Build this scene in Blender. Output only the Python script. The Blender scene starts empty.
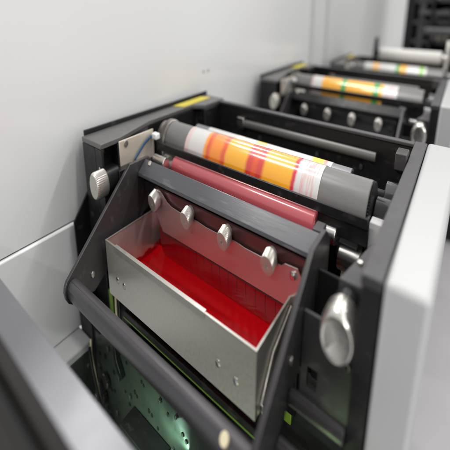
import bpy, math, random
from mathutils import Vector
random.seed(4)
S = bpy.context.scene
COL = S.collection
pi = math.pi
# ------------------------------------------------------------------ plan of the press
# The press is set out along three building directions: AX along its rollers, AY along the
# press line (away from the operator), Z up.  Every vertex is given in those press coordinates.
AX = Vector((0.4504, -0.6000, 0.0))
AY = Vector((0.3378, 0.8000, 0.0))
Z0 = 1.0                                     # height of the ink tray rim above the floor


def P(x, y, z):
    return AX * x + AY * y + Vector((0, 0, z + Z0))


# ------------------------------------------------------------------ materials
def mat(name, base, rough=.5, metal=0., var=.0, vscale=(30, 30, 30), bump=0., bscale=(200, 200, 200),
        rvar=0., coat=0., spec=.5, emit=None, scuff=None):
    m = bpy.data.materials.new(name)
    m.use_nodes = True
    nt = m.node_tree
    b = nt.nodes['Principled BSDF']
    b.inputs['Base Color'].default_value = (*base, 1)
    b.inputs['Roughness'].default_value = rough
    b.inputs['Metallic'].default_value = metal
    b.inputs['Specular IOR Level'].default_value = spec
    b.inputs['Coat Weight'].default_value = coat
    b.inputs['Coat Roughness'].default_value = .06
    if emit:
        b.inputs['Emission Color'].default_value = (*emit[0], 1)
        b.inputs['Emission Strength'].default_value = emit[1]
    at = nt.nodes.new('ShaderNodeAttribute')
    at.attribute_name = 'mc'

    def noise(scale, detail=4):
        mp = nt.nodes.new('ShaderNodeMapping')
        mp.inputs['Scale'].default_value = scale
        nt.links.new(at.outputs['Vector'], mp.inputs['Vector'])
        n = nt.nodes.new('ShaderNodeTexNoise')
        n.inputs['Scale'].default_value = 1
        n.inputs['Detail'].default_value = detail
        nt.links.new(mp.outputs['Vector'], n.inputs['Vector'])
        return n.outputs['Fac']
    if var or rvar:
        f = noise(vscale)
    if var:
        mx = nt.nodes.new('ShaderNodeMix')
        mx.data_type = 'RGBA'
        mx.inputs['A'].default_value = (*[c * (1 - var) for c in base], 1)
        mx.inputs['B'].default_value = (*[min(1, c * (1 + var)) for c in base], 1)
        nt.links.new(f, mx.inputs['Factor'])
        nt.links.new(mx.outputs['Result'], b.inputs['Base Color'])
    if rvar:
        mr = nt.nodes.new('ShaderNodeMapRange')
        mr.inputs['From Min'].default_value = .3
        mr.inputs['From Max'].default_value = .7
        mr.inputs['To Min'].default_value = max(.02, rough - rvar)
        mr.inputs['To Max'].default_value = rough + rvar
        nt.links.new(f, mr.inputs['Value'])
        nt.links.new(mr.outputs['Result'], b.inputs['Roughness'])
    if bump:
        bp = nt.nodes.new('ShaderNodeBump')
        bp.inputs['Strength'].default_value = bump
        bp.inputs['Distance'].default_value = .0004
        nt.links.new(noise(bscale, 3), bp.inputs['Height'])
        nt.links.new(bp.outputs['Normal'], b.inputs['Normal'])
    if scuff:
        f2 = noise(scuff[0], 6)
        r2 = nt.nodes.new('ShaderNodeMapRange')
        r2.inputs['From Min'].default_value = .60
        r2.inputs['From Max'].default_value = .72
        r2.inputs['To Max'].default_value = scuff[1]
        nt.links.new(f2, r2.inputs['Value'])
        mx2 = nt.nodes.new('ShaderNodeMix'); mx2.data_type = 'RGBA'
        lk = b.inputs['Base Color'].links
        if lk:
            nt.links.new(lk[0].from_socket, mx2.inputs['A'])
        else:
            mx2.inputs['A'].default_value = (*base, 1)
        mx2.inputs['B'].default_value = (*scuff[2], 1)
        nt.links.new(r2.outputs['Result'], mx2.inputs['Factor'])
        nt.links.new(mx2.outputs['Result'], b.inputs['Base Color'])
    m['at'] = at.name
    return m


def ramp_mat(name, stops, rough, seed=0.0, gloss_noise=True, smear=None):
    """print wrapped round a cylinder: colour bands along the roller axis"""
    m = mat(name, (1, 1, 1), rough, coat=.6)
    nt = m.node_tree
    b = nt.nodes['Principled BSDF']
    at = nt.nodes[m['at']]
    sx = nt.nodes.new('ShaderNodeSeparateXYZ')
    nt.links.new(at.outputs['Vector'], sx.inputs[0])
    # ragged band edges: noise that runs round the drum
    mp = nt.nodes.new('ShaderNodeMapping')
    mp.inputs['Scale'].default_value = (6, 60, 60)
    mp.inputs['Location'].default_value = (seed, 0, 0)
    nt.links.new(at.outputs['Vector'], mp.inputs['Vector'])
    n = nt.nodes.new('ShaderNodeTexNoise')
    n.inputs['Scale'].default_value = 1
    nt.links.new(mp.outputs['Vector'], n.inputs['Vector'])
    ma = nt.nodes.new('ShaderNodeMath')
    ma.operation = 'MULTIPLY_ADD'
    nt.links.new(n.outputs['Fac'], ma.inputs[0])
    ma.inputs[1].default_value = .006
    nt.links.new(sx.outputs['X'], ma.inputs[2])
    mr = nt.nodes.new('ShaderNodeMapRange')
    mr.inputs['From Min'].default_value = .003
    mr.inputs['From Max'].default_value = .453
    nt.links.new(ma.outputs[0], mr.inputs['Value'])
    cr = nt.nodes.new('ShaderNodeValToRGB')
    cr.color_ramp.interpolation = 'LINEAR'
    e = cr.color_ramp.elements
    flat = []
    for i, (x0, x1, c) in enumerate(stops):
        flat += [(x0 / .45 + .001, c), (x1 / .45 - .001, c)]
    while len(e) < len(flat):
        e.new(.5)
    for el, (p, c) in zip(e, flat):
        el.position = min(1, max(0, p))
        el.color = (*c, 1)
    nt.links.new(mr.outputs['Result'], cr.inputs['Fac'])
    out = cr.outputs['Color']
    if smear:
        x0, x1, c = smear                       # fine pale red streaks round the drum
        w = nt.nodes.new('ShaderNodeMapping')
        w.inputs['Scale'].default_value = (260, 30, 30)
        nt.links.new(at.outputs['Vector'], w.inputs['Vector'])
        n2 = nt.nodes.new('ShaderNodeTexNoise')
        n2.inputs['Scale'].default_value = 1
        nt.links.new(w.outputs['Vector'], n2.inputs['Vector'])
        g = nt.nodes.new('ShaderNodeMath'); g.operation = 'GREATER_THAN'; g.inputs[1].default_value = x0
        l = nt.nodes.new('ShaderNodeMath'); l.operation = 'LESS_THAN'; l.inputs[1].default_value = x1
        for q in (g, l):
            nt.links.new(sx.outputs['X'], q.inputs[0])
        k = nt.nodes.new('ShaderNodeMath'); k.operation = 'MULTIPLY'
        nt.links.new(g.outputs[0], k.inputs[0]); nt.links.new(l.outputs[0], k.inputs[1])
        r2 = nt.nodes.new('ShaderNodeMapRange')
        r2.inputs['From Min'].default_value = .42
        r2.inputs['From Max'].default_value = .7
        nt.links.new(n2.outputs['Fac'], r2.inputs['Value'])
        k2 = nt.nodes.new('ShaderNodeMath'); k2.operation = 'MULTIPLY'
        nt.links.new(k.outputs[0], k2.inputs[0]); nt.links.new(r2.outputs['Result'], k2.inputs[1])
        mx = nt.nodes.new('ShaderNodeMix'); mx.data_type = 'RGBA'
        nt.links.new(k2.outputs[0], mx.inputs['Factor'])
        nt.links.new(out, mx.inputs['A'])
        mx.inputs['B'].default_value = (*c, 1)
        out = mx.outputs['Result']
    nt.links.new(out, b.inputs['Base Color'])
    return m


M = {}
M['wall'] = mat('gloss_white_enamel', (.74, .75, .755), .22, var=.02, vscale=(2, 2, 2), bump=.12, bscale=(14, 14, 14))
M['seam'] = mat('dark_gap', (.03, .03, .03), .7)
M['black'] = mat('black_satin_paint', (.013, .0125, .013), .36, var=.2, vscale=(60, 60, 60), rvar=.08, bump=.15, bscale=(500, 500, 500), spec=.22, scuff=((40, 40, 90), .3, (.09, .085, .08)))
M['char'] = mat('charcoal_anodised', (.036, .034, .035), .36, var=.12, vscale=(40, 40, 40), rvar=.08, bump=.15, bscale=(600, 600, 600), spec=.45, scuff=((35, 60, 60), .3, (.12, .115, .11)))
M['slate'] = mat('slate_anodised', (.058, .059, .068), .32, var=.12, vscale=(12, 160, 160), rvar=.08, bump=.1, bscale=(40, 900, 900), spec=.6, scuff=((18, 130, 130), .35, (.22, .21, .21)))
M['frametop'] = mat('grey_frame_paint', (.036, .034, .037), .40, var=.1, vscale=(50, 50, 50), rvar=.06, bump=.2, bscale=(700, 700, 700))
M['dark'] = mat('dark_recess_paint', (.008, .008, .008), .55, spec=.25)
M['rail'] = mat('brown_black_rail', (.013, .0115, .0105), .55, var=.15, vscale=(30, 30, 30), spec=.12)
M['table'] = mat('satin_table_steel', (.20, .20, .22), .32, .45, rvar=.1, vscale=(6, 6, 6), var=.1)
M['knobsilver'] = mat('silver_knob', (.70, .68, .64), .26, .92, rvar=.06, vscale=(120, 120, 120))
M['lit'] = mat('lit_lamp_tube', (.6, .9, .7), .4, emit=((.35, 1.0, .62), .9))
M['dullrail'] = mat('dull_grey_rail', (.15, .145, .14), .4, .3)
M['capgloss'] = mat('glossy_grey_cap', (.10, .10, .105), .12, .5, coat=.4)
M['housetop'] = mat('grey_paint_lit_top', (.09, .088, .087), .36, var=.08, vscale=(50, 50, 50), rvar=.06, spec=.6)  # frame grey made lighter for the wall's reflection on the housing top
M['alu'] = mat('knurled_aluminium', (.60, .575, .53), .36, .8, rvar=.06, vscale=(150, 150, 150))
M['darksteel'] = mat('dark_steel', (.05, .048, .05), .32, .6, var=.15, vscale=(50, 50, 50))
M['steel'] = mat('brushed_steel', (.60, .585, .56), .3, 1, var=.12, vscale=(9, 9, 260), rvar=.1, bump=.2, bscale=(20, 20, 900))
M['pan'] = mat('stainless_sheet', (.64, .615, .565), .36, .72, var=.13, vscale=(260, 260, 260), rvar=.05, bump=.12, bscale=(420, 420, 420))
M['blade'] = mat('stainless_blade', (.66, .575, .565), .33, .88, var=.03, vscale=(14, 120, 120), rvar=.03)
M['backblade'] = mat('dark_steel_red_reflection', (.13, .055, .055), .32, .6, var=.15, vscale=(50, 50, 50))  # reddish reflection of the ink put into the base colour
M['nickel'] = mat('nickel_plate', (.76, .735, .69), .24, 1, rvar=.05, vscale=(200, 200, 200))
M['ink'] = mat('wet_red_ink', (.56, .003, .007), .09, coat=.8, bump=1.0, bscale=(12, 50, 40), var=.18, vscale=(8, 60, 30))
M['grey'] = mat('grey_sleeve_rubber', (.15, .145, .142), .3, var=.07, vscale=(25, 200, 200), rvar=.05)
M['ring'] = mat('gear_steel', (.38, .35, .32), .35, .8, var=.25, vscale=(300, 60, 60))
M['redroll'] = mat('red_inked_rubber', (.43, .08, .095), .2, coat=.4, rvar=.04, vscale=(14, 60, 60))
M['cream'] = mat('bare_cream_plate', (.62, .56, .47), .38, .35, var=.06, vscale=(40, 40, 40))
M['plastic'] = mat('white_plastic', (.78, .78, .78), .35)
M['blue'] = mat('blue_hose', (.01, .06, .13), .3)
M['yellow'] = mat('yellow_label', (.58, .48, .03), .45)
M['bed'] = mat('green_grey_plate', (.065, .075, .066), .32, .5, var=.2, vscale=(25, 25, 25), rvar=.1)
M['cab'] = mat('light_grey_enamel', (.41, .415, .42), .33, var=.02, vscale=(6, 6, 6), bump=.1, bscale=(900, 900, 900))
M['rod'] = mat('grey_steel_tube', (.085, .082, .088), .36, .5, var=.1, vscale=(12, 90, 90), rvar=.08)
M['chrome'] = mat('satin_chrome', (.23, .23, .25), .38, .5, rvar=.05, vscale=(8, 60, 60))
M['paper'] = mat('white_paper', (.56, .55, .53), .6, var=.03, vscale=(20, 20, 20))
M['green'] = mat('lime_plastic_and_glint', (.12, .20, .03), .4)  # also colours the painted reflection on the tray rail
M['lime'] = mat('lime_plastic_tab', (.28, .48, .04), .4)
M['brass'] = mat('dull_brass', (.55, .46, .28), .35, .9)
M['floor'] = mat('grey_floor_paint', (.43, .42, .435), .5, var=.06, vscale=(3, 3, 3))
M['beige'] = mat('cream_gear_nylon', (.62, .55, .38), .45)

# ink film climbing the inner faces of the tray
def ink_film(m):
    nt = m.node_tree; b = nt.nodes['Principled BSDF']; at = nt.nodes[m['at']]
    sx = nt.nodes.new('ShaderNodeSeparateXYZ'); nt.links.new(at.outputs['Vector'], sx.inputs[0])
    def M_(op, a, c=None):
        q = nt.nodes.new('ShaderNodeMath'); q.operation = op
        for k, v in enumerate((a, c)):
            if v is None: continue
            if isinstance(v, (int, float)): q.inputs[k].default_value = v
            else: nt.links.new(v, q.inputs[k])
        return q.outputs[0]
    n = nt.nodes.new('ShaderNodeTexNoise'); n.inputs['Scale'].default_value = 55; n.inputs['Detail'].default_value = 3
    nt.links.new(at.outputs['Vector'], n.inputs['Vector'])
    h = M_('ADD', sx.outputs['Z'], M_('MULTIPLY', n.outputs['Fac'], -.035))
    low = M_('LESS_THAN', h, -.073)
    ins = M_('MULTIPLY', M_('GREATER_THAN', sx.outputs['Y'], .001), M_('MULTIPLY', M_('GREATER_THAN', sx.outputs['X'], .0012), M_('LESS_THAN', sx.outputs['X'], .4008)))
    k = M_('MULTIPLY', low, ins)
    mx = nt.nodes.new('ShaderNodeMix'); mx.data_type = 'RGBA'
    nt.links.new(b.inputs['Base Color'].links[0].from_socket, mx.inputs['A']); mx.inputs['B'].default_value = (.40, .004, .008, 1)
    nt.links.new(k, mx.inputs['Factor']); nt.links.new(mx.outputs['Result'], b.inputs['Base Color'])
    nt.links.new(M_('SUBTRACT', .72, M_('MULTIPLY', k, .72)), b.inputs['Metallic'])
ink_film(M['pan'])
# fountain roller: dark red with fine ring lines
fr = mat('red_fountain_rubber', (.22, .004, .008), .2, coat=.5)
nt = fr.node_tree
at = nt.nodes[fr['at']]
sx = nt.nodes.new('ShaderNodeSeparateXYZ')
nt.links.new(at.outputs['Vector'], sx.inputs[0])
mm = nt.nodes.new('ShaderNodeMath'); mm.operation = 'PINGPONG'; mm.inputs[1].default_value = .0115
nt.links.new(sx.outputs['X'], mm.inputs[0])
lt = nt.nodes.new('ShaderNodeMapRange')
lt.inputs['From Min'].default_value = .0002
lt.inputs['From Max'].default_value = .0014
nt.links.new(mm.outputs[0], lt.inputs['Value'])
mx = nt.nodes.new('ShaderNodeMix'); mx.data_type = 'RGBA'
mx.inputs['A'].default_value = (.05, .001, .002, 1)
mx.inputs['B'].default_value = (.22, .004, .008, 1)
nt.links.new(lt.outputs['Result'], mx.inputs['Factor'])
nt.links.new(mx.outputs['Result'], nt.nodes['Principled BSDF'].inputs['Base Color'])
M['fountain'] = fr

ORG = (.80, .37, .02); RD2 = (.66, .085, .022); CR2 = (.56, .045, .032); RED = (.60, .05, .03); ROR = (.74, .13, .02); WHT = (.60, .59, .58); PNK = (.62, .47, .46)
GRN = (.05, .30, .06); CRIM = (.55, .03, .05)
M['print1'] = ramp_mat('orange_red_print', [
    (.0, .045, PNK), (.05, .096, WHT), (.102, .106, (.80, .28, .02)), (.110, .115, RD2), (.125, .150, (.80, .24, .022)), (.158, .164, RD2),
    (.170, .224, ORG), (.231, .240, CR2), (.247, .254, RD2), (.259, .269, CR2), (.276, .340, ORG),
    (.3435, .3485, CRIM), (.352, .41, WHT)], .2, smear=(.362, .394, (.62, .36, .36)))
M['print2'] = ramp_mat('orange_green_print', [
    (.0, .042, PNK), (.046, .082, WHT), (.086, .170, ORG), (.174, .192, GRN), (.197, .305, ORG), (.309, .330, GRN),
    (.334, .345, ORG), (.348, .41, WHT)], .25, seed=3, smear=(.352, .398, (.62, .38, .38)))
M['print3'] = ramp_mat('white_print', [
    (.0, .085, WHT), (.088, .125, (.85, .5, .2)), (.13, .225, WHT), (.23, .25, GRN), (.254, .29, ORG), (.295, .36, WHT),
    (.365, .385, (.2, .5, .05)), (.39, .42, WHT)], .3, seed=6)
M['web'] = ramp_mat('white_web_print', [
    (.0, .13, WHT), (.134, .150, (.85, .80, .72)), (.154, .190, WHT), (.194, .222, (.84, .62, .05)), (.226, .345, WHT),
    (.349, .372, (.86, .68, .04)), (.375, .381, (.75, .3, .3)), (.383, .41, WHT)], .4, seed=9)


# ------------------------------------------------------------------ mesh builder
class MB:
    def __init__(s, smooth=False):
        s.v = []; s.f = []; s.smooth = smooth

    def add(s, vs, fs):
        k = len(s.v)
        s.v += [tuple(v) for v in vs]
        s.f += [tuple(i + k for i in f) for f in fs]
        return s

    def box(s, x0, x1, y0, y1, z0, z1):
        return s.add([(x, y, z) for x in (x0, x1) for y in (y0, y1) for z in (z0, z1)],
                     [(0, 1, 3, 2), (4, 6, 7, 5), (0, 4, 5, 1), (2, 3, 7, 6), (0, 2, 6, 4), (1, 5, 7, 3)])

    def prism(s, poly, a, b, axis='x'):
        """poly lies in the plane across the axis (yz, xz or xy)"""
        def pt(p, t):
            return {'x': (t, p[0], p[1]), 'y': (p[0], t, p[1]), 'z': (p[0], p[1], t)}[axis]
        n = len(poly)
        vs = [pt(p, a) for p in poly] + [pt(p, b) for p in poly]
        return s.add(vs, [tuple(range(n))[::-1], tuple(range(n, 2 * n))] +
                     [(i, (i + 1) % n, n + (i + 1) % n, n + i) for i in range(n)])

    def lathe(s, c, d, prof, n=40, teeth=0, tdepth=0.):
        """prof: (t, r) along direction d from point c"""
        c = Vector(c); d = Vector(d).normalized()
        u = d.orthogonal().normalized(); w = d.cross(u)
        vs = []; fs = []
        for t, r in prof:
            for i in range(n):
                a = 2 * pi * i / n
                rr = r
                if teeth and i % 2 and r > 1e-4:
                    rr = r - tdepth
                vs.append(c + d * t + (u * math.cos(a) + w * math.sin(a)) * rr)
        for k in range(len(prof) - 1):
            for i in range(n):
                j = (i + 1) % n
                fs.append((k * n + i, k * n + j, (k + 1) * n + j, (k + 1) * n + i))
        fs.append(tuple(range(n))[::-1]); fs.append(tuple((len(prof) - 1) * n + i for i in range(n)))
        return s.add(vs, fs)

    def cyl(s, c, d, r, L, ch=None, n=40, **k):
        ch = r * .08 if ch is None else ch
        return s.lathe(c, d, [(0, r - ch), (ch, r), (L - ch, r), (L, r - ch)], n, **k)

    def tube(s, pts, r, n=12):
        pts = [Vector(p) for p in pts]
        vs = []; fs = []
        up = Vector((.13, .2, .97))
        for i, p in enumerate(pts):
            d = (pts[min(i + 1, len(pts) - 1)] - pts[max(i - 1, 0)]).normalized()
            u = d.cross(up).normalized(); w = d.cross(u)
            vs += [p + (u * math.cos(2 * pi * k / n) + w * math.sin(2 * pi * k / n)) * r for k in range(n)]
        for i in range(len(pts) - 1):
            for k in range(n):
                j = (k + 1) % n
                fs.append((i * n + k, i * n + j, (i + 1) * n + j, (i + 1) * n + k))
        fs.append(tuple(range(n))[::-1]); fs.append(tuple((len(pts) - 1) * n + k for k in range(n)))
        return s.add(vs, fs)

    def build(s, name, m, parent=None, bevel=.0012, smooth=None, at=None):
        base = P(*at) if at else (Vector(parent['base']) if parent is not None else P(*s.v[0]))
        me = bpy.data.meshes.new(name)
        me.from_pydata([P(*v) - base for v in s.v], [], s.f)
        import bmesh
        bm = bmesh.new(); bm.from_mesh(me)
        bmesh.ops.recalc_face_normals(bm, faces=bm.faces)
        bm.to_mesh(me); bm.free()
        a = me.attributes.new('mc', 'FLOAT_VECTOR', 'POINT')
        a.data.foreach_set('vector', [c for v in s.v for c in v])
        me.materials.append(M[m] if isinstance(m, str) else m)
        me.polygons.foreach_set('use_smooth', [True] * len(me.polygons))
        me.set_sharp_from_angle(angle=math.radians(34))
        o = bpy.data.objects.new(name, me)
        COL.objects.link(o)
        if parent is not None:
            o.parent = parent
        else:
            o.location = base
        o['base'] = tuple(base)
        if bevel:
            b = o.modifiers.new('edge', 'BEVEL')
            b.width = bevel; b.segments = 2; b.limit_method = 'ANGLE'; b.angle_limit = math.radians(50)
            b.use_clamp_overlap = True
        return o


def thing(name, label, cat, at, group=None):
    o = bpy.data.objects.new(name, None)
    o.empty_display_size = .02
    COL.objects.link(o)
    b = P(*at)
    o.location = b
    o['base'] = tuple(b)
    return tag(o, label, cat, group)


def tag(o, label=None, cat=None, group=None, kind=None):
    if label: o['label'] = label
    if cat: o['category'] = cat
    if group: o['group'] = group
    if kind: o['kind'] = kind
    return o


def box(name, m, parent, *b, **k):
    return MB().box(*b).build(name, m, parent, **k)


def rollx(y, z, r, x0, x1, ch=None, n=64):
    return MB(True).cyl((x0, y, z), (1, 0, 0), r, x1 - x0, ch, n)


# ================================================================== THE PRESS UNIT
UNIT = []                                      # (root, how a copy is labelled)


def knob_part(parent, c, r, depth, collar_r, collar_len, mk='alu', smooth=False):
    """adjusting knob whose axis runs towards the operator (-y)"""
    x, y, z = c
    k = MB().lathe((x, y, z), (0, -1, 0), ([(0, r * .86), (.0015, r * .97), (.003, r), (depth - .013, r), (depth - .009, r * .985), (depth - .004, r * .92), (depth - .001, r * .84),
                                        (depth, r * .78), (depth - .0006, r * .72), (depth - .0012, r * .68), (depth - .0012, r * .001)] if smooth else [(0, r * .86), (.0015, r * .97), (.003, r), (depth - .005, r), (depth - .002, r * .955),
                                        (depth, r * .87), (depth + .0002, r * .78), (depth, r * .70), (depth - .0003, r * .35), (depth - .0003, r * .001)]),
                   84, teeth=0 if smooth else 1, tdepth=r * .03).build('adjusting_knob', mk, parent, bevel=0)
    MB().cyl((x, y + collar_len, z), (0, -1, 0), collar_r, collar_len + .001, n=48).build('collar', 'black', k)
    return k


u = thing('press_unit', 'dark printing unit frame nearest the viewer, holding the red ink tray', 'printing unit', (.2, .05, -.3),
          'printing units along the press')
UNIT.append(u)
# side housing by the wall
h = MB()
h.prism([(-.137, .041), (-.082, .041), (-.082, .2), (-.093, .215), (-.093, .42), (-.056, .42), (-.056, .521), (-.137, .521)], -.62, .1, 'z')
h.box(-.0815, -.055, .041, .047, -.06, .1)
h.box(-.0815, -.055, .087, .199, -.06, .0995)
h.box(-.0815, -.055, .0475, .0865, -.06, .07)
side = h.build('side_housing', 'black', u)
MB().prism([(-.1372, .0408), (-.0548, .0408), (-.058, .1), (-.091, .216), (-.0925, .4), (-.058, .425), (-.0558, .5212), (-.1372, .5212)], .1004, .108,
           'z').build('housing_cover', 'housetop', side)
MB().box(-.0545, -.0515, .0885, .197, .060, .1035).build('bearing_plate', 'cream', side)
MB().cyl((-.0518, .108, .098), (1, 0, 0), .0055, .003, n=24).build('hex_screw', 'steel', side)
MB().cyl((-.0818, .062, .091), (1, 0, 0), .0035, .004, n=24).build('recess_screw', 'nickel', side)
MB().cyl((-.062, .04, .074), (0, -1, 0), .003, .003, n=20).build('front_screw', 'nickel', side)
MB().prism([(-.131, .35), (-.096, .365), (-.096, .50), (-.131, .485)], .1083, .109, 'z').build('warning_label', 'yellow', side, bevel=0)
MB().prism([(.05, .1145), (.05, .03), (0, -.01), (0, -.155), (.03, -.21), (.1, -.26), (.53, -.26), (.53, .1145)], -.1445, -.1395
           ).build('backing_plate', 'black', u)
# bearing block and knob on the left
MB().box(-.066, -.034, .072, .12, .018, .068).build('bearing_block', 'black', u)
for yy, zz in ((.085, .056), (.105, .03)):
    MB().cyl((-.0335, yy, zz), (1, 0, 0), .0035, .003, n=20).build('block_screw', 'dark', u)
knob_part(u, (-.052, .044, .057), .0192, .031, .0155, .034)
# right frame plate
MB().prism([(.02, .1), (.02, -.42), (.5, -.42), (.5, .1)], .535, .5575).build('side_frame', 'black', u)
MB().box(.534, .5585, .0185, .502, .1005, .1095).build('frame_cover', 'frametop', u)
MB().prism([(.495, .074), (.5335, .074), (.5335, .182), (.516, .176), (.508, .135)], .03, .0705, 'z').build('knob_block', 'frametop', u)
MB().cyl((.513, .118, .0705), (0, 0, 1), .004, .003, n=20).build('block_screw', 'nickel', u)
MB().cyl((.512, .071, .058), (0, -1, 0), .0055, .005, n=24).build('block_bolt', 'nickel', u)
knob_part(u, (.5115, .052, .0455), .0252, .034, .0215, .04, 'knobsilver', True)
MB().prism([(.365, .118), (.365, .098), (.44, .075), (.44, .098), (.40, .118)], .512, .533).build('web_bracket', 'char', u)
# rear cross plate, light slot rail, screws
MB().box(-.054, .534, .4945, .506, -.2, .1015).build('cross_plate', 'black', u)
MB().box(-.0535, .5335, .491, .509, .102, .107).build('cross_cap', 'frametop', u)
rail = rollx(.483, .078, .0072, .055, .455, n=24).build('slot_rail', 'dullrail', u)
MB().box(.035, .06, .474, .494, .068, .089).build('rail_clamp', 'steel', rail)
for x in (.11, .3, .42):
    MB().cyl((x, .4943, .056), (0, -1, 0), .0045, .004, n=20).build('plate_screw', 'rod', u)
rollx(.40, .02, .012, -.09, .535, n=32).build('idler_shaft', 'black', u)
box('inner_floor', 'dark', u, -.135, .534, .30, .49, -.21, -.2)
box('rear_closure', 'dark', u, -.1, .534, .285, .295, -.6, -.09)
box('frame_foot', 'black', u, .448, .56, .118, .28, -.62, -.4)
# guard bar along the plate cylinder
MB().prism([(.1955, .0735), (.1955, .0845), (.197, .0855), (.200, .0855), (.200, .0735)], -.036, .505).build('guard_bar', 'black', u)
MB().box(-.047, -.028, .186, .200, .090, .0995).build('hose_clip', 'plastic', u, bevel=.0018)
MB().tube([(-.047, .128 + .0062 * k, .070 + .025 * math.sin(k / 10 * 1.45)) for k in range(11)], .0024).build('air_hose', 'blue', u)
MB().box(.35, .505, .2035, .2065, .052, .0728).build('guard_shade_plate', 'black', u)  # black plate added for the shadow beneath the guard bar
# bearing carriers at the right of the cylinder
MB().cyl((.4985, .286, .060), (1, 0, 0), .0235, .03, n=48).build('bearing_cap', 'capgloss', u)
MB().box(.4985, .527, .240, .262, .036, .068).build('bearing_foot', 'plastic', u)
MB().cyl((.506, .334, .068), (1, 0, 0), .0225, .026, n=48).build('upper_bearing_cap', 'capgloss', u)
MB().box(.506, .533, .24, .36, -.02, .034).build('bearing_carrier', 'black', u)
# lower right: plate with square hole, two stay rods
pl = MB()
pl.box(.4515, .534, .060, .066, -.024, .03); pl.box(.4515, .462, .060, .066, -.046, -.024)
pl.box(.479, .534, .060, .066, -.046, -.024); pl.box(.4515, .534, .060, .066, -.07, -.046)
pl.build('lower_plate', 'char', u, bevel=0)
rollx(.022, -.037, .0085, .4515, .534, n=28).build('stay_rod', 'char', u)
rollx(-.015, -.066, .0105, .4515, .534, n=28).build('stay_rod', 'char', u)
box('lower_panel', 'bed', u, .41, .534, .111, .117, -.40, -.0725)
box('dark_backing', 'dark', u, .4515, .534, .111, .117, -.072, .05)
box('plate_tab', 'lime', u, .408, .423, .102, .110, -.146, -.129)
MB().cyl((.521, .0595, .002), (0, -1, 0), .004, .004, n=20).build('plate_bolt', 'nickel', u)
# bed below the tray
bed = MB().prism([(-.1045, -.172), (-.1045, -.59), (.445, -.59), (.445, -.128), (.03, -.128), (.0, -.15), (-.05, -.16), (-.07, -.172)], 0, .008, 'y').build('bed_plate', 'bed', u)
for x, z, r in ((-.076, -.206, .0036), (-.015, -.213, .004), (-.033, -.252, .0042), (-.019, -.248, .0032), (.071, -.206, .0036), (.078, -.210, .003), (.121, -.212, .0036),
                (.131, -.214, .003), (.187, -.183, .0034), (.005, -.2, .003), (-.05, -.2, .005), (.045, -.17, .003), (.1, -.175, .003), (.107, -.178, .0026), (.15, -.225, .003),
                (.23, -.19, .0034), (.24, -.195, .0034), (.28, -.2, .0034), (.26, -.24, .0034), (.31, -.22, .004), (-.06, -.3, .004), (.03, -.225, .0026), (.045, -.24, .0032)):
    MB().cyl((x, -.0003, z), (0, -1, 0), r, .0012, n=20).build('bolt_hole', 'dark', bed, bevel=0)
for x, z, r in ((-.083, -.231, .0055), (-.048, -.314, .006), (-.014, -.285, .005), (.052, -.222, .0042), (-.03, -.178, .0045), (.2, -.23, .004), (.165, -.172, .004), (.215, -.17, .0035)):
    MB().cyl((x, -.0004, z), (0, -1, 0), r, .005, n=20).build('cap_bolt', 'rod', bed)
g_ = MB().cyl((-.075, -.004, -.272), (0, -1, 0), .021, .010, .001, 44, teeth=1, tdepth=.0035).build('drive_gear', 'char', u, bevel=0)
MB().lathe((-.075, -.0142, -.272), (0, -1, 0), [(0, .012), (.006, .012), (.006, .007), (.012, .007), (.012, .0)], 28).build('gear_hub', 'rod', g_)
MB().cyl((-.046, -.004, -.238), (0, -1, 0), .014, .008, .001, 32, teeth=1, tdepth=.003).build('drive_gear', 'darksteel', u, bevel=0)
MB().box(.064, .19, -.045, -.001, -.42, -.232).build('drive_box', 'black', u)
for x in (.08, .125, .17):
    MB().cyl((x, -.0451, -.25), (0, -1, 0), .005, .005, n=20).build('box_bolt', 'rod', u)
MB().tube([(-.09, -.02, -.19), (-.07, -.028, -.215), (-.05, -.03, -.25), (-.02, -.03, -.30), (.0, -.02, -.36)], .0035).build('cable', 'dark', u)
MB().tube([(-.098, -.01, -.185), (-.085, -.02, -.20), (-.06, -.024, -.25), (-.03, -.026, -.31), (-.02, -.02, -.36)], .0028).build('cable', 'beige', u)
MB().prism([(.006, -.150), (.018, -.148), (.020, -.172), (.030, -.184), (.036, -.196), (.028, -.202), (.018, -.192), (.008, -.176)], -.012, -.0006, 'y').build('latch', 'black', u)
MB().cyl((.028, -.0122, -.193), (0, -1, 0), .0065, .006, n=24).build('latch_bolt', 'char', u)
MB().box(-.075, .0, .05, .056, -.2, -.02).build('lower_cover', 'black', u)
for x, z in ((-.035, -.06), (-.02, -.1)):
    MB().cyl((x, .0498, z), (0, -1, 0), .004, .003, n=20).build('cover_bolt', 'dark', u)
box('cable_strip', 'green', u, -.06, -.045, .03, .036, -.165, -.105)
MB().tube([(-.025, .03, -.09), (-.023, .026, -.12), (-.018, .022, -.15), (-.005, .02, -.165), (.005, .021, -.17)], .003).build('cable', 'beige', u)
MB().tube([(-.01, .028, -.085), (-.008, .026, -.12), (-.006, .024, -.16)], .0028).build('cable', 'black', u)
MB().box(.03, .43, .012, .02, -.112, -.1).build('tray_rail', 'black', u)
MB().box(.03, .43,   .0108, .0118, -.1105, -.1085).build('rail_green_glint', 'green', u, bevel=0)  # green reflection along the rail, put in as a coloured strip
MB().box(-.01, .43, .1, .11, -.13, -.0782).build('tray_support', 'black', u)
for x0 in (.462,):
    MB().cyl((x0, .19, .036), (1, 0, 0), .013, .036, n=36).build('pivot_shaft', 'steel', u)
gear = MB().cyl((.458, .262, .0), (1, 0, 0), .036, .03, n=72, teeth=1, tdepth=.003).build('drive_gear', 'beige', u)
MB().box(.455, .488, .205, .222, .028, .046).build('sensor', 'dark', u)
MB().cyl((.46, .204, .038), (0, -1, 0), .006, .008, n=24).build('sensor_tip', 'dark', u)

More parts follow.
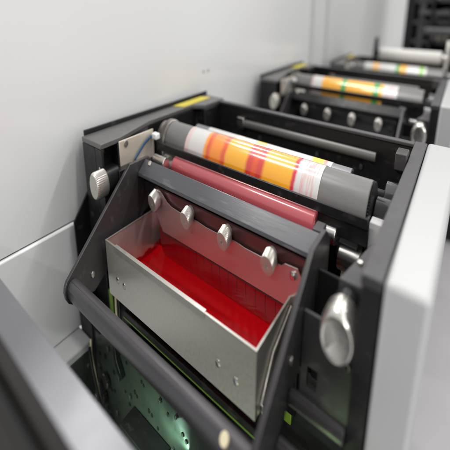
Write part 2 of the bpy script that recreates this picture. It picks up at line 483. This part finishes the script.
# ================================================================== BLADE HOLDER (swinging arms, handle rod, clamp bar, blade, clamp knobs)
b = thing('blade_holder', 'charcoal swing frame with a steel blade and round clamp knobs over the red ink tray', 'blade holder', (.2, .14, .0),
          'blade holders on the printing units')
HOLD = b
arc = [(-.0755 + .0195 * math.cos(t), -.0435 + .0195 * math.sin(t)) for t in [math.radians(q) for q in (128, 150, 175, 200, 225, 250, 275, 295)]]
armp = [(.088, .0775), *arc, (-.03, -.066), (.032, -.038), (.12, -.002), (.163, .012), (.168, .028), (.168, .062), (.145, .0775)]
for x0 in (-.0205, .4425):
    a = MB().prism(armp, x0, x0 + .008).build('arm', 'char', b, bevel=.0008)
    MB().cyl((x0 + .0078, -.030, -.041) if x0 < 0 else (x0 + .0078, .02, .0), (1, 0, 0), .0045, .002, n=24).build('arm_screw', 'nickel', a)
rodm = rollx(-.0755, -.0435, .0150, -.0123, .4423, n=48).build('handle_rod', 'rod', b)
MB().cyl((.405, -.0845, -.0335), (0, -.6, .8), .0065, .006, n=32).build('rod_plug', 'beige', rodm)
MB().prism([(.108, .0565), (.1095, .0615), (.134, .0765), (.1385, .072), (.1385, .068)], -.0123, .4423).build('clamp_bar', 'slate', b)
MB().box(-.0123, .4423, .1265, .1375, .03, .064).build('bar_web', 'black', b)
for x in (.012,):
    MB().cyl((x, .129, .0728), (0, -.52, .85), .0045, .003, n=28).build('bar_screw', 'nickel', b)
for x in (.012,):
    rollx(.165, .066, .011, -.0123, .03, n=28).build('pivot_boss', 'steel', b)
box('pivot_block', 'char', b, .425, .442, .143, .17, .05, .0745)
# blade with scalloped upper edge: plate coordinates (x, s) -> press coordinates
t_ = Vector((0, -.017, .0655)).normalized(); n_ = Vector((0, -.0655, -.017)).normalized()
B0 = Vector((0, .124, -.015))
KX = (.060, .1645, .266, .3665)


def sheet(poly, off, th):
    m_ = MB()
    vs = []
    for o in (off, off + th):
        for x, s in poly:
            vs.append(Vector((x, 0, 0)) + B0 + t_ * s + n_ * o)
    n = len(poly)
    return m_.add(vs, [tuple(range(n)), tuple(range(n, 2 * n))[::-1]] + [(i, n + i, n + (i + 1) % n, (i + 1) % n) for i in range(n)])


top = [(.044, .028), (.044, .060), (.050, .0685), (.072, .0685), (.080, .064), (.090, .056), (.105, .0515), (.140, .0495),
       (.160, .0505), (.185, .0505), (.205, .0485), (.240, .0485), (.262, .0505), (.287, .0505), (.306, .0485), (.342, .0485), (.362, .0508),
       (.385, .0512), (.392, .056), (.417, .0575), (.423, .050), (.421, .026), (.417, .024), (.417, .016), (.4205, .013), (.392, .0), (.055, .0)]
bl = sheet(top, 0, .0016).build('blade', 'blade', b, bevel=0)
sheet([(.055, -.0035), (.055, -.0003), (.391, -.0003), (.391, -.0035)], .0002, .001).build('blade_shadow_strip', 'darksteel', b, bevel=0)  # dark strip put in as the shadow line along the blade's lower edge
sheet([(.05, .01), (.05, .068), (.428, .068), (.428, .01)], -.007, .0035).build('backing_blade', 'backblade', b, bevel=0)
for x in KX:
    c_ = Vector((x, 0, 0)) + B0 + t_ * .0585 + n_ * .0017
    kn = MB().lathe(c_, n_, [(-.005, .009), (.002, .009), (.0022, .0122), (.003, .0131), (.0175, .0131), (.0192, .0122), (.0195, .009), (.0192, .0035), (.0178, .003), (.0178, .0)], 110, teeth=1, tdepth=.0004
                    ).build('clamp_knob', 'alu', b, bevel=0)
c_ = Vector((.408, 0, 0)) + B0 + t_ * .047 + n_ * .0017
MB().lathe(c_, n_, [(0, .0058), (.002, .0058), (.0038, .004), (.0042, .0)], 28).build('blade_screw', 'nickel', b, bevel=0)

# ================================================================== INK TRAY
tr = thing('ink_tray', 'open stainless steel tray holding a pool of wet red ink', 'ink tray', (.2, .07, -.077))
p = MB()
p.box(0, .402, 0, .0022, -.0775, -.001)                                   # front sheet
side_p = [(.0026, -.001), (.142, -.001), (.20, -.05), (.205, -.0775), (.0026, -.0775)]
p.prism(side_p, 0, .0022); p.prism(side_p, .3998, .402)
p.box(.0024, .3996, .0026, .205, -.0775, -.0755)
p.build('pan', 'pan', tr, bevel=0, at=None)
MB().prism([(-.0014, -.0075), (-.0014, .0008), (.0060, .0008), (.0060, .0002), (-.0007, .0002), (-.0007, -.0075)], .034, .296).build('front_lip', 'alu', tr, bevel=.0003)
r_ = MB().prism([(-.0006, .142), (-.0006, -.0006), (.4026, -.0006), (.4026, .142), (.3992, .142), (.3992, .0032), (.0028, .0032), (.0028, .142)], -.001, .0001, 'z')
r_.build('rim', 'alu', tr, bevel=0)
for x, z in ((.036, -.047), (.06, -.048), (.325, -.046), (.363, -.05)):
    MB().lathe((x, -.0001, z), (0, -1, 0), [(0, .0048), (.0008, .0046), (.0016, .003), (.0018, .0)], 24).build('rivet', 'steel', tr, bevel=0)
MB().prism([(.012, -.066), (.05, -.028), (.118, -.008), (.118, -.016), (.056, -.037), (.022, -.07)], .4026, .407).build('side_flange', 'pan', tr)
MB().tube([(.405, .02, -.066), (.4055, .016, -.074), (.406, .022, -.084), (.406, .04, -.09)], .0022).build('hook_wire', 'steel', tr)
ink = MB()
nx, ny = 90, 44
vs = [(.0024 + (.3972) * i / nx, .0028 + .15 * j / ny, -.0655 + .0011 * math.exp(-((.15 * j / ny - .066 - .006 * math.sin(i * .21)) / .009) ** 2) * (.75 + .25 * math.sin(i * .9)) + .004 * math.exp(-(ny - j) * .55)
       + .0002 * math.sin(i * 1.3 + j * .7) + .0012 * math.exp(-min(i, nx - i) * .9)) for j in range(ny + 1) for i in range(nx + 1)]
fs = [(j * (nx + 1) + i, j * (nx + 1) + i + 1, (j + 1) * (nx + 1) + i + 1, (j + 1) * (nx + 1) + i) for j in range(ny) for i in range(nx)]
ink.add(vs, fs)
tag(ink.build('ink_pool', 'ink', None, bevel=0), 'pool of wet bright red ink lying in the steel tray', 'ink', kind='thing')

fo = thing('fountain_roller', 'dark red roller with fine ring lines dipping into the red ink under the blade', 'roller', (.2, .186, -.03))
rollx(.1865, -.028, .0585, .036, .397, .002, 96).build('roller_face', 'fountain', fo, bevel=0)
rollx(.1865, -.028, .014, .012, .0355, n=32).build('journal', 'redroll', fo)
rollx(.1865, -.028, .014, .3975, .4415, n=32).build('journal', 'steel', fo)

fm = thing('form_roller', 'glossy red inking roller lying between the clamp bar and the orange printed cylinder', 'roller', (.2, .2, .05))
rollx(.1995, .0525, .0198, .028, .413, .002, 72).build('roller_face', 'redroll', fm, bevel=0)
rollx(.1985, .0525, .010, .4135, .452, n=32).build('journal', 'steel', fm)
rollx(.1985, .0525, .010, -.035, .0275, n=32).build('journal', 'steel', fm)
rollx(.1985, .0525, .0165, -.012, .006, n=40).build('bearing_ring', 'ring', fm)

# ================================================================== PLATE CYLINDER
CY = (.267, .061)
pc = thing('plate_cylinder', 'grey cylinder with an orange and red print wrapped around it, in the nearest printing unit', 'printing cylinder', (.2, *CY),
           'printed cylinders in the units')
CYL = pc
rollx(*CY, .0432, -.044, .493, .0012, 128).build('cylinder_body', 'grey', pc, bevel=0)
SLEEVE = rollx(*CY, .0441, .034, .4015, .0004, 160).build('printed_sleeve', 'print1', pc, bevel=0)
MB().cyl((-.062, *CY), (1, 0, 0), .0455, .016, .001, 160, teeth=1, tdepth=.0012).build('collar_ring', 'ring', pc, bevel=0)
rollx(*CY, .0405, -.080, -.0635, .001, 96).build('end_ring', 'ring', pc, bevel=0)
MB().cyl((.4935, *CY), (1, 0, 0), .0425, .0035, .0004, 144, teeth=1, tdepth=.0016).build('gear_ring', 'black', pc, bevel=0)

# ================================================================== IMPRESSION ROLLER AND WEB
ir = thing('web_roller', 'slim silver roller carrying white paper with yellow marks behind the orange printed cylinder', 'roller', (.2, .34, .07),
           'paper rollers behind the cylinders')
WEBR = ir
IY = (.342, .068)
rollx(*IY, .0225, -.02, .4355, .001, 72).build('roller_body', 'chrome', ir, bevel=0)
MB().lathe((.4356, *IY), (1, 0, 0), [(0, .02), (.0003, .02), (.0003, .015), (-.004, .0145), (-.004, .0)], 48).build('end_cap', 'char', ir, bevel=0)
rollx(*IY, .0231, .03, .3925, .0003, 96).build('paper_sleeve', 'web', ir, bevel=0)
rollx(*IY, .008, .4365, .505, n=28).build('journal', 'black', ir)

# ================================================================== RIGHT-HAND CABINET
cb = thing('side_cabinet', 'light grey enamelled cabinet in the near right corner, beside the nearest unit frame', 'cabinet', (.585, .02, -1.0),
           'grey cabinets along the aisle')
CAB = cb
MB().prism([(.560, .0175), (.607, .0175), (.613, .24), (.621, .50), (.560, .50)], -.985, .1115, 'z').build('shell', 'cab', cb, bevel=.004)
box('kick_panel', 'cab', cb, .5605, .6065, .013, .0172, -.98, -.075)


# ------------------------------------------------------------------ repeats
def copy_tree(o, parent=None):
    c = o.copy()
    COL.objects.link(c)
    if parent is not None:
        c.parent = parent
    for ch in list(o.children):
        copy_tree(ch, c)
    return c


def shift(o, dx, dy, dz):
    o.location = o.location + AX * dx + AY * dy + Vector((0, 0, dz))


OFF = [(0.0, .868, -.004), (.025, 1.76, -.034)]
LAB = {
    'unit': ['middle printing unit frame behind the nearest one, holding the orange and green cylinder',
             'farthest printing unit frame at the top, holding the white printed cylinder'],
    'hold': ['charcoal blade holder on the middle unit, below the orange and green cylinder',
             'charcoal blade holder on the farthest unit, below the white printed cylinder'],
    'cyl': ['grey cylinder with an orange print crossed by green bands, in the middle unit',
            'cylinder with a mostly white print with green and orange bands, in the farthest unit'],
    'web': ['slim paper roller directly behind the orange and green cylinder',
            'slim paper roller directly behind the white printed cylinder'],
    'cab': ['light grey cabinet at the right edge beside the middle unit, behind the nearest cabinet',
            'light grey cabinet beside the farthest unit at the right edge'],
}
for k, off in enumerate(OFF):
    for key, src in (('unit', u), ('hold', HOLD), ('cyl', CYL), ('web', WEBR), ('cab', CAB)):
        c = copy_tree(src)
        shift(c, *off)
        c['label'] = LAB[key][k]
        if key == 'hold':
            for ch in c.children:
                if ch.name.startswith('clamp_bar'):
                    ch.material_slots[0].link = 'OBJECT'
                    ch.material_slots[0].material = M['black']
                if ch.name.startswith(('backing_blade', 'blade')):
                    ch.material_slots[0].link = 'OBJECT'
                    ch.material_slots[0].material = M['darksteel']
        if key == 'cyl':
            for ch in c.children:
                if ch.name.startswith('printed_sleeve'):
                    ch.material_slots[0].link = 'OBJECT'
                    ch.material_slots[0].material = M['print2' if k == 0 else 'print3']

# white rewind roll and its brackets on the far unit
ro = thing('paper_roll', 'wide white roll of paper lying across brackets on the farthest unit', 'paper roll', (.3, 2.2, .1))
rollx(2.24, .090, .025, .10, .485, .002, 72).build('roll_paper', 'paper', ro, bevel=0)
rollx(2.24, .092, .012, .06, .53, n=32).build('core_shaft', 'nickel', ro)
for x in (.062, .505):
    MB().prism([(2.20, -.1), (2.20, .10), (2.225, .155), (2.255, .155), (2.28, .10), (2.28, -.1)], x, x + .018).build('roll_bracket', 'black' if x < .3 else 'steel', ro)

# ================================================================== SETTING
wall = thing('wall_panel', 'tall glossy white machine wall panel behind the printing units', 'wall panel', (-.17, 2.0, -.02))
MB().box(-.20, -.168, -1.3, 5.6, -.0175, .345).build('upper_sheet', 'wall', wall, bevel=.001)
for x, z in ((.545, .149), (.572, .149)):
    MB().cyl((-.1679, x, z), (1, 0, 0), .003, .0006, n=20).build('panel_plug', 'rod', wall, bevel=0)
low = thing('lower_panel', 'white lower wall panel with a sill, under the seam at the left', 'wall panel', (-.17, 1.0, -.2))
MB().box(-.20, -.1635, -1.3, 5.6, -.192, -.0195).build('lower_sheet', 'wall', low, bevel=.003)
MB().box(-.195, -.172, -1.3, 5.6, -.0192, -.0178).build('seam_strip', 'seam', low, bevel=0)
MB().box(-.16, -.1, -.0035, .002, -.24, -.150).build('end_plate', 'black', low)
MB().box(-.20, -.105, -1.3, -.004, -.205, -.1923).build('sill', 'cab', low, bevel=.002)

pit = thing('machine_well', 'dark open well of the press below the handle rod and the white sill', 'machine bed', (.1, -.1, -.6))
MB().box(-.130, -.1055, -.42, .10, -.62, -.2055).build('side_plate', 'bed', pit)
MB().box(-.105, .53, -.42, .029, -.62, -.6).build('bottom_plate', 'black', pit)
for y_, z_ in ((-.02, -.23), (-.05, -.24), (-.02, -.29)):
    MB().cyl((-.1058, y_, z_), (1, 0, 0), .0045, .004, n=20).build('plate_bolt', 'rod', pit)
bar = thing('web_table', 'blurred flat satin steel plate crossing the near left corner beside the black rail', 'metal plate', (.1, -.23, .026))
MB().box(-.16, .52, -.262, -.2015, .026, .030).build('table_plate', 'table', bar, bevel=.001)
MB().box(-.16, .52, -.2065, -.2040, .004, .0257).build('stiffener', 'table', bar, bevel=0)
cr = thing('cross_rail', 'black grooved cross rail in the near left corner, in front of the steel plate', 'rail', (.1, -.29, .05))
MB().box(-.16, .52, -.276, -.2625, .03, .083).build('front_rail', 'rail', cr)
MB().box(-.16, .52, -.288, -.2765, .03, .072).build('rail_groove', 'dark', cr, bevel=0)
MB().box(-.16, .52, -.33, -.2885, .03, .080).build('rear_rail', 'rail', cr)
for x in (.0, .05):
    MB().cyl((x, -.269, .0828), (0, 0, 1), .003, .0015, n=20).build('rail_screw', 'steel', cr)

# dark end machine
em = thing('end_machine', 'dark unwinding machine with shelves standing at the far end of the press', 'machine', (.5, 3.2, -1))
e_ = MB(); e_.box(.13, .80, 3.35, 3.9, -1, .75); e_.box(.13, .2, 3.05, 3.345, -1, .75); e_.box(.205, .80, 3.05, 3.345, .62, .75)
e_.build('cabinet_body', 'black', em)
for z in (.10, .19, .29):
    sh = box('shelf', 'char', em, .205, .79, 3.0, 3.344, z, z + .015)
    x = .34
    for q in range(6):
        w = random.uniform(.03, .06)
        hh = random.uniform(.03, .06)
        MB().box(x, x + w, 3.06, 3.2, z + .0155, z + .0155 + hh).build('stacked_reel', random.choice(['cream', 'beige', 'grey', 'grey', 'ring']), sh)
        x += w + .012
MB().box(.24, .29, 3.0, 3.06, -.2, .42).build('upright', 'char', em)
MB().box(.10, .79, 2.9, 2.98, .02, .045).build('cross_beam', 'char', em)
MB().box(.24, .79, 2.98, 3.03, .235, .255).build('cross_beam', 'rod', em)
rollx(2.95, .16, .02, .30, .78, n=32).build('idler_roller', 'rod', em)
for x in (.33, .47):
    MB().box(x, x + .022, 2.97, 2.999, .0455, .40).build('upright', 'black', em)

for k, (x, lab) in enumerate(((1.55, 'pale hose hanging against the white wall, nearer of the two'), (1.80, 'pale hose hanging against the white wall, farther of the two'))):
    tag(MB().tube([(-.155 + .003 * math.sin(j), x + .006 * math.sin(j * .8), -.1 + j * .11) for j in range(13)], .004).build('air_hose', 'cab', None, bevel=0),
        lab, 'hose', 'hoses on the wall')

fl = MB().box(-6, 9, -5, 14, -1.05, -1.0).build('floor', 'floor', None, bevel=0)
tag(fl, kind='structure')

# ================================================================== LIGHT
w = bpy.data.worlds.new('World'); S.world = w; w.use_nodes = True
bg = w.node_tree.nodes['Background']
bg.inputs['Color'].default_value = (1.0, .99, .975, 1)
bg.inputs['Strength'].default_value = .74


def area(name, c, sx_, sy_, power, col=(1, 1, 1), aim=None):
    l = bpy.data.lights.new(name, 'AREA')
    l.shape = 'RECTANGLE'; l.size = sx_; l.size_y = sy_; l.energy = power; l.color = col
    o = bpy.data.objects.new(name, l); COL.objects.link(o)
    o.location = P(*c)
    if aim is not None:
        d = P(*aim) - P(*c)
        o.rotation_euler = d.to_track_quat('-Z', 'Y').to_euler()
    else:
        o.rotation_euler = (0, 0, math.atan2(AX.y, AX.x))
    return o


for (x, y, L, pw) in ((-2.3, 2.6, .85, 22), (-2.15, .75, .75, 20), (-2.6, -.3, .7, 20),
                      (.7, -2.8, 1.2, 60), (.55, -.9, 1.2, 6), (.55, .35, 1.1, 3), (.7, 1.7, 1.2, 7), (.7, 3.6, 1.2, 16), (1.9, .3, 1.2, 16), (1.9, 1.8, 1.2, 16)):
    area('ceiling_tube', (x, y, 1.9), L, .10, pw, (1, .985, .96))
lp = area('green_fill_light', (.12, -.17, -.20), .10, .03, .10, (.62, 1.0, .66), (.14, .0, -.215))  # unseen green light filling the well below the tray
lp.data.spread = math.radians(75)
lp3 = area('green_fill_light', (.200, -.016, -.204), .055, .006, .03, (.55, 1.0, .72), (.203, .0, -.2035))  # added unseen light making the glow streak on the bed plate
lp2 = area('green_fill_light', (.36, -.05, -.19), .05, .02, .035, (.66, 1.0, .45), (.36, .0, -.075))  # added unseen light tinting the tray's lower right front green
lp2.data.spread = math.radians(120)

# ================================================================== CAMERA
cam = bpy.data.cameras.new('Camera')
co = bpy.data.objects.new('Camera', cam); COL.objects.link(co); S.camera = co
co.location = P(.599, -.344, .279)
co.rotation_euler = (pi / 2 - math.atan(220 / 540), 0, 0)
cam.sensor_width = 36; cam.lens = 36 * 540 / 450
cam.clip_start = .01; cam.clip_end = 100
cam.dof.use_dof = True
cam.dof.focus_distance = .64
cam.dof.aperture_fstop = 4.2
S.view_settings.view_transform = 'Standard'
S.view_settings.look = 'None'
S.view_settings.exposure = 0
S.view_settings.gamma = 1
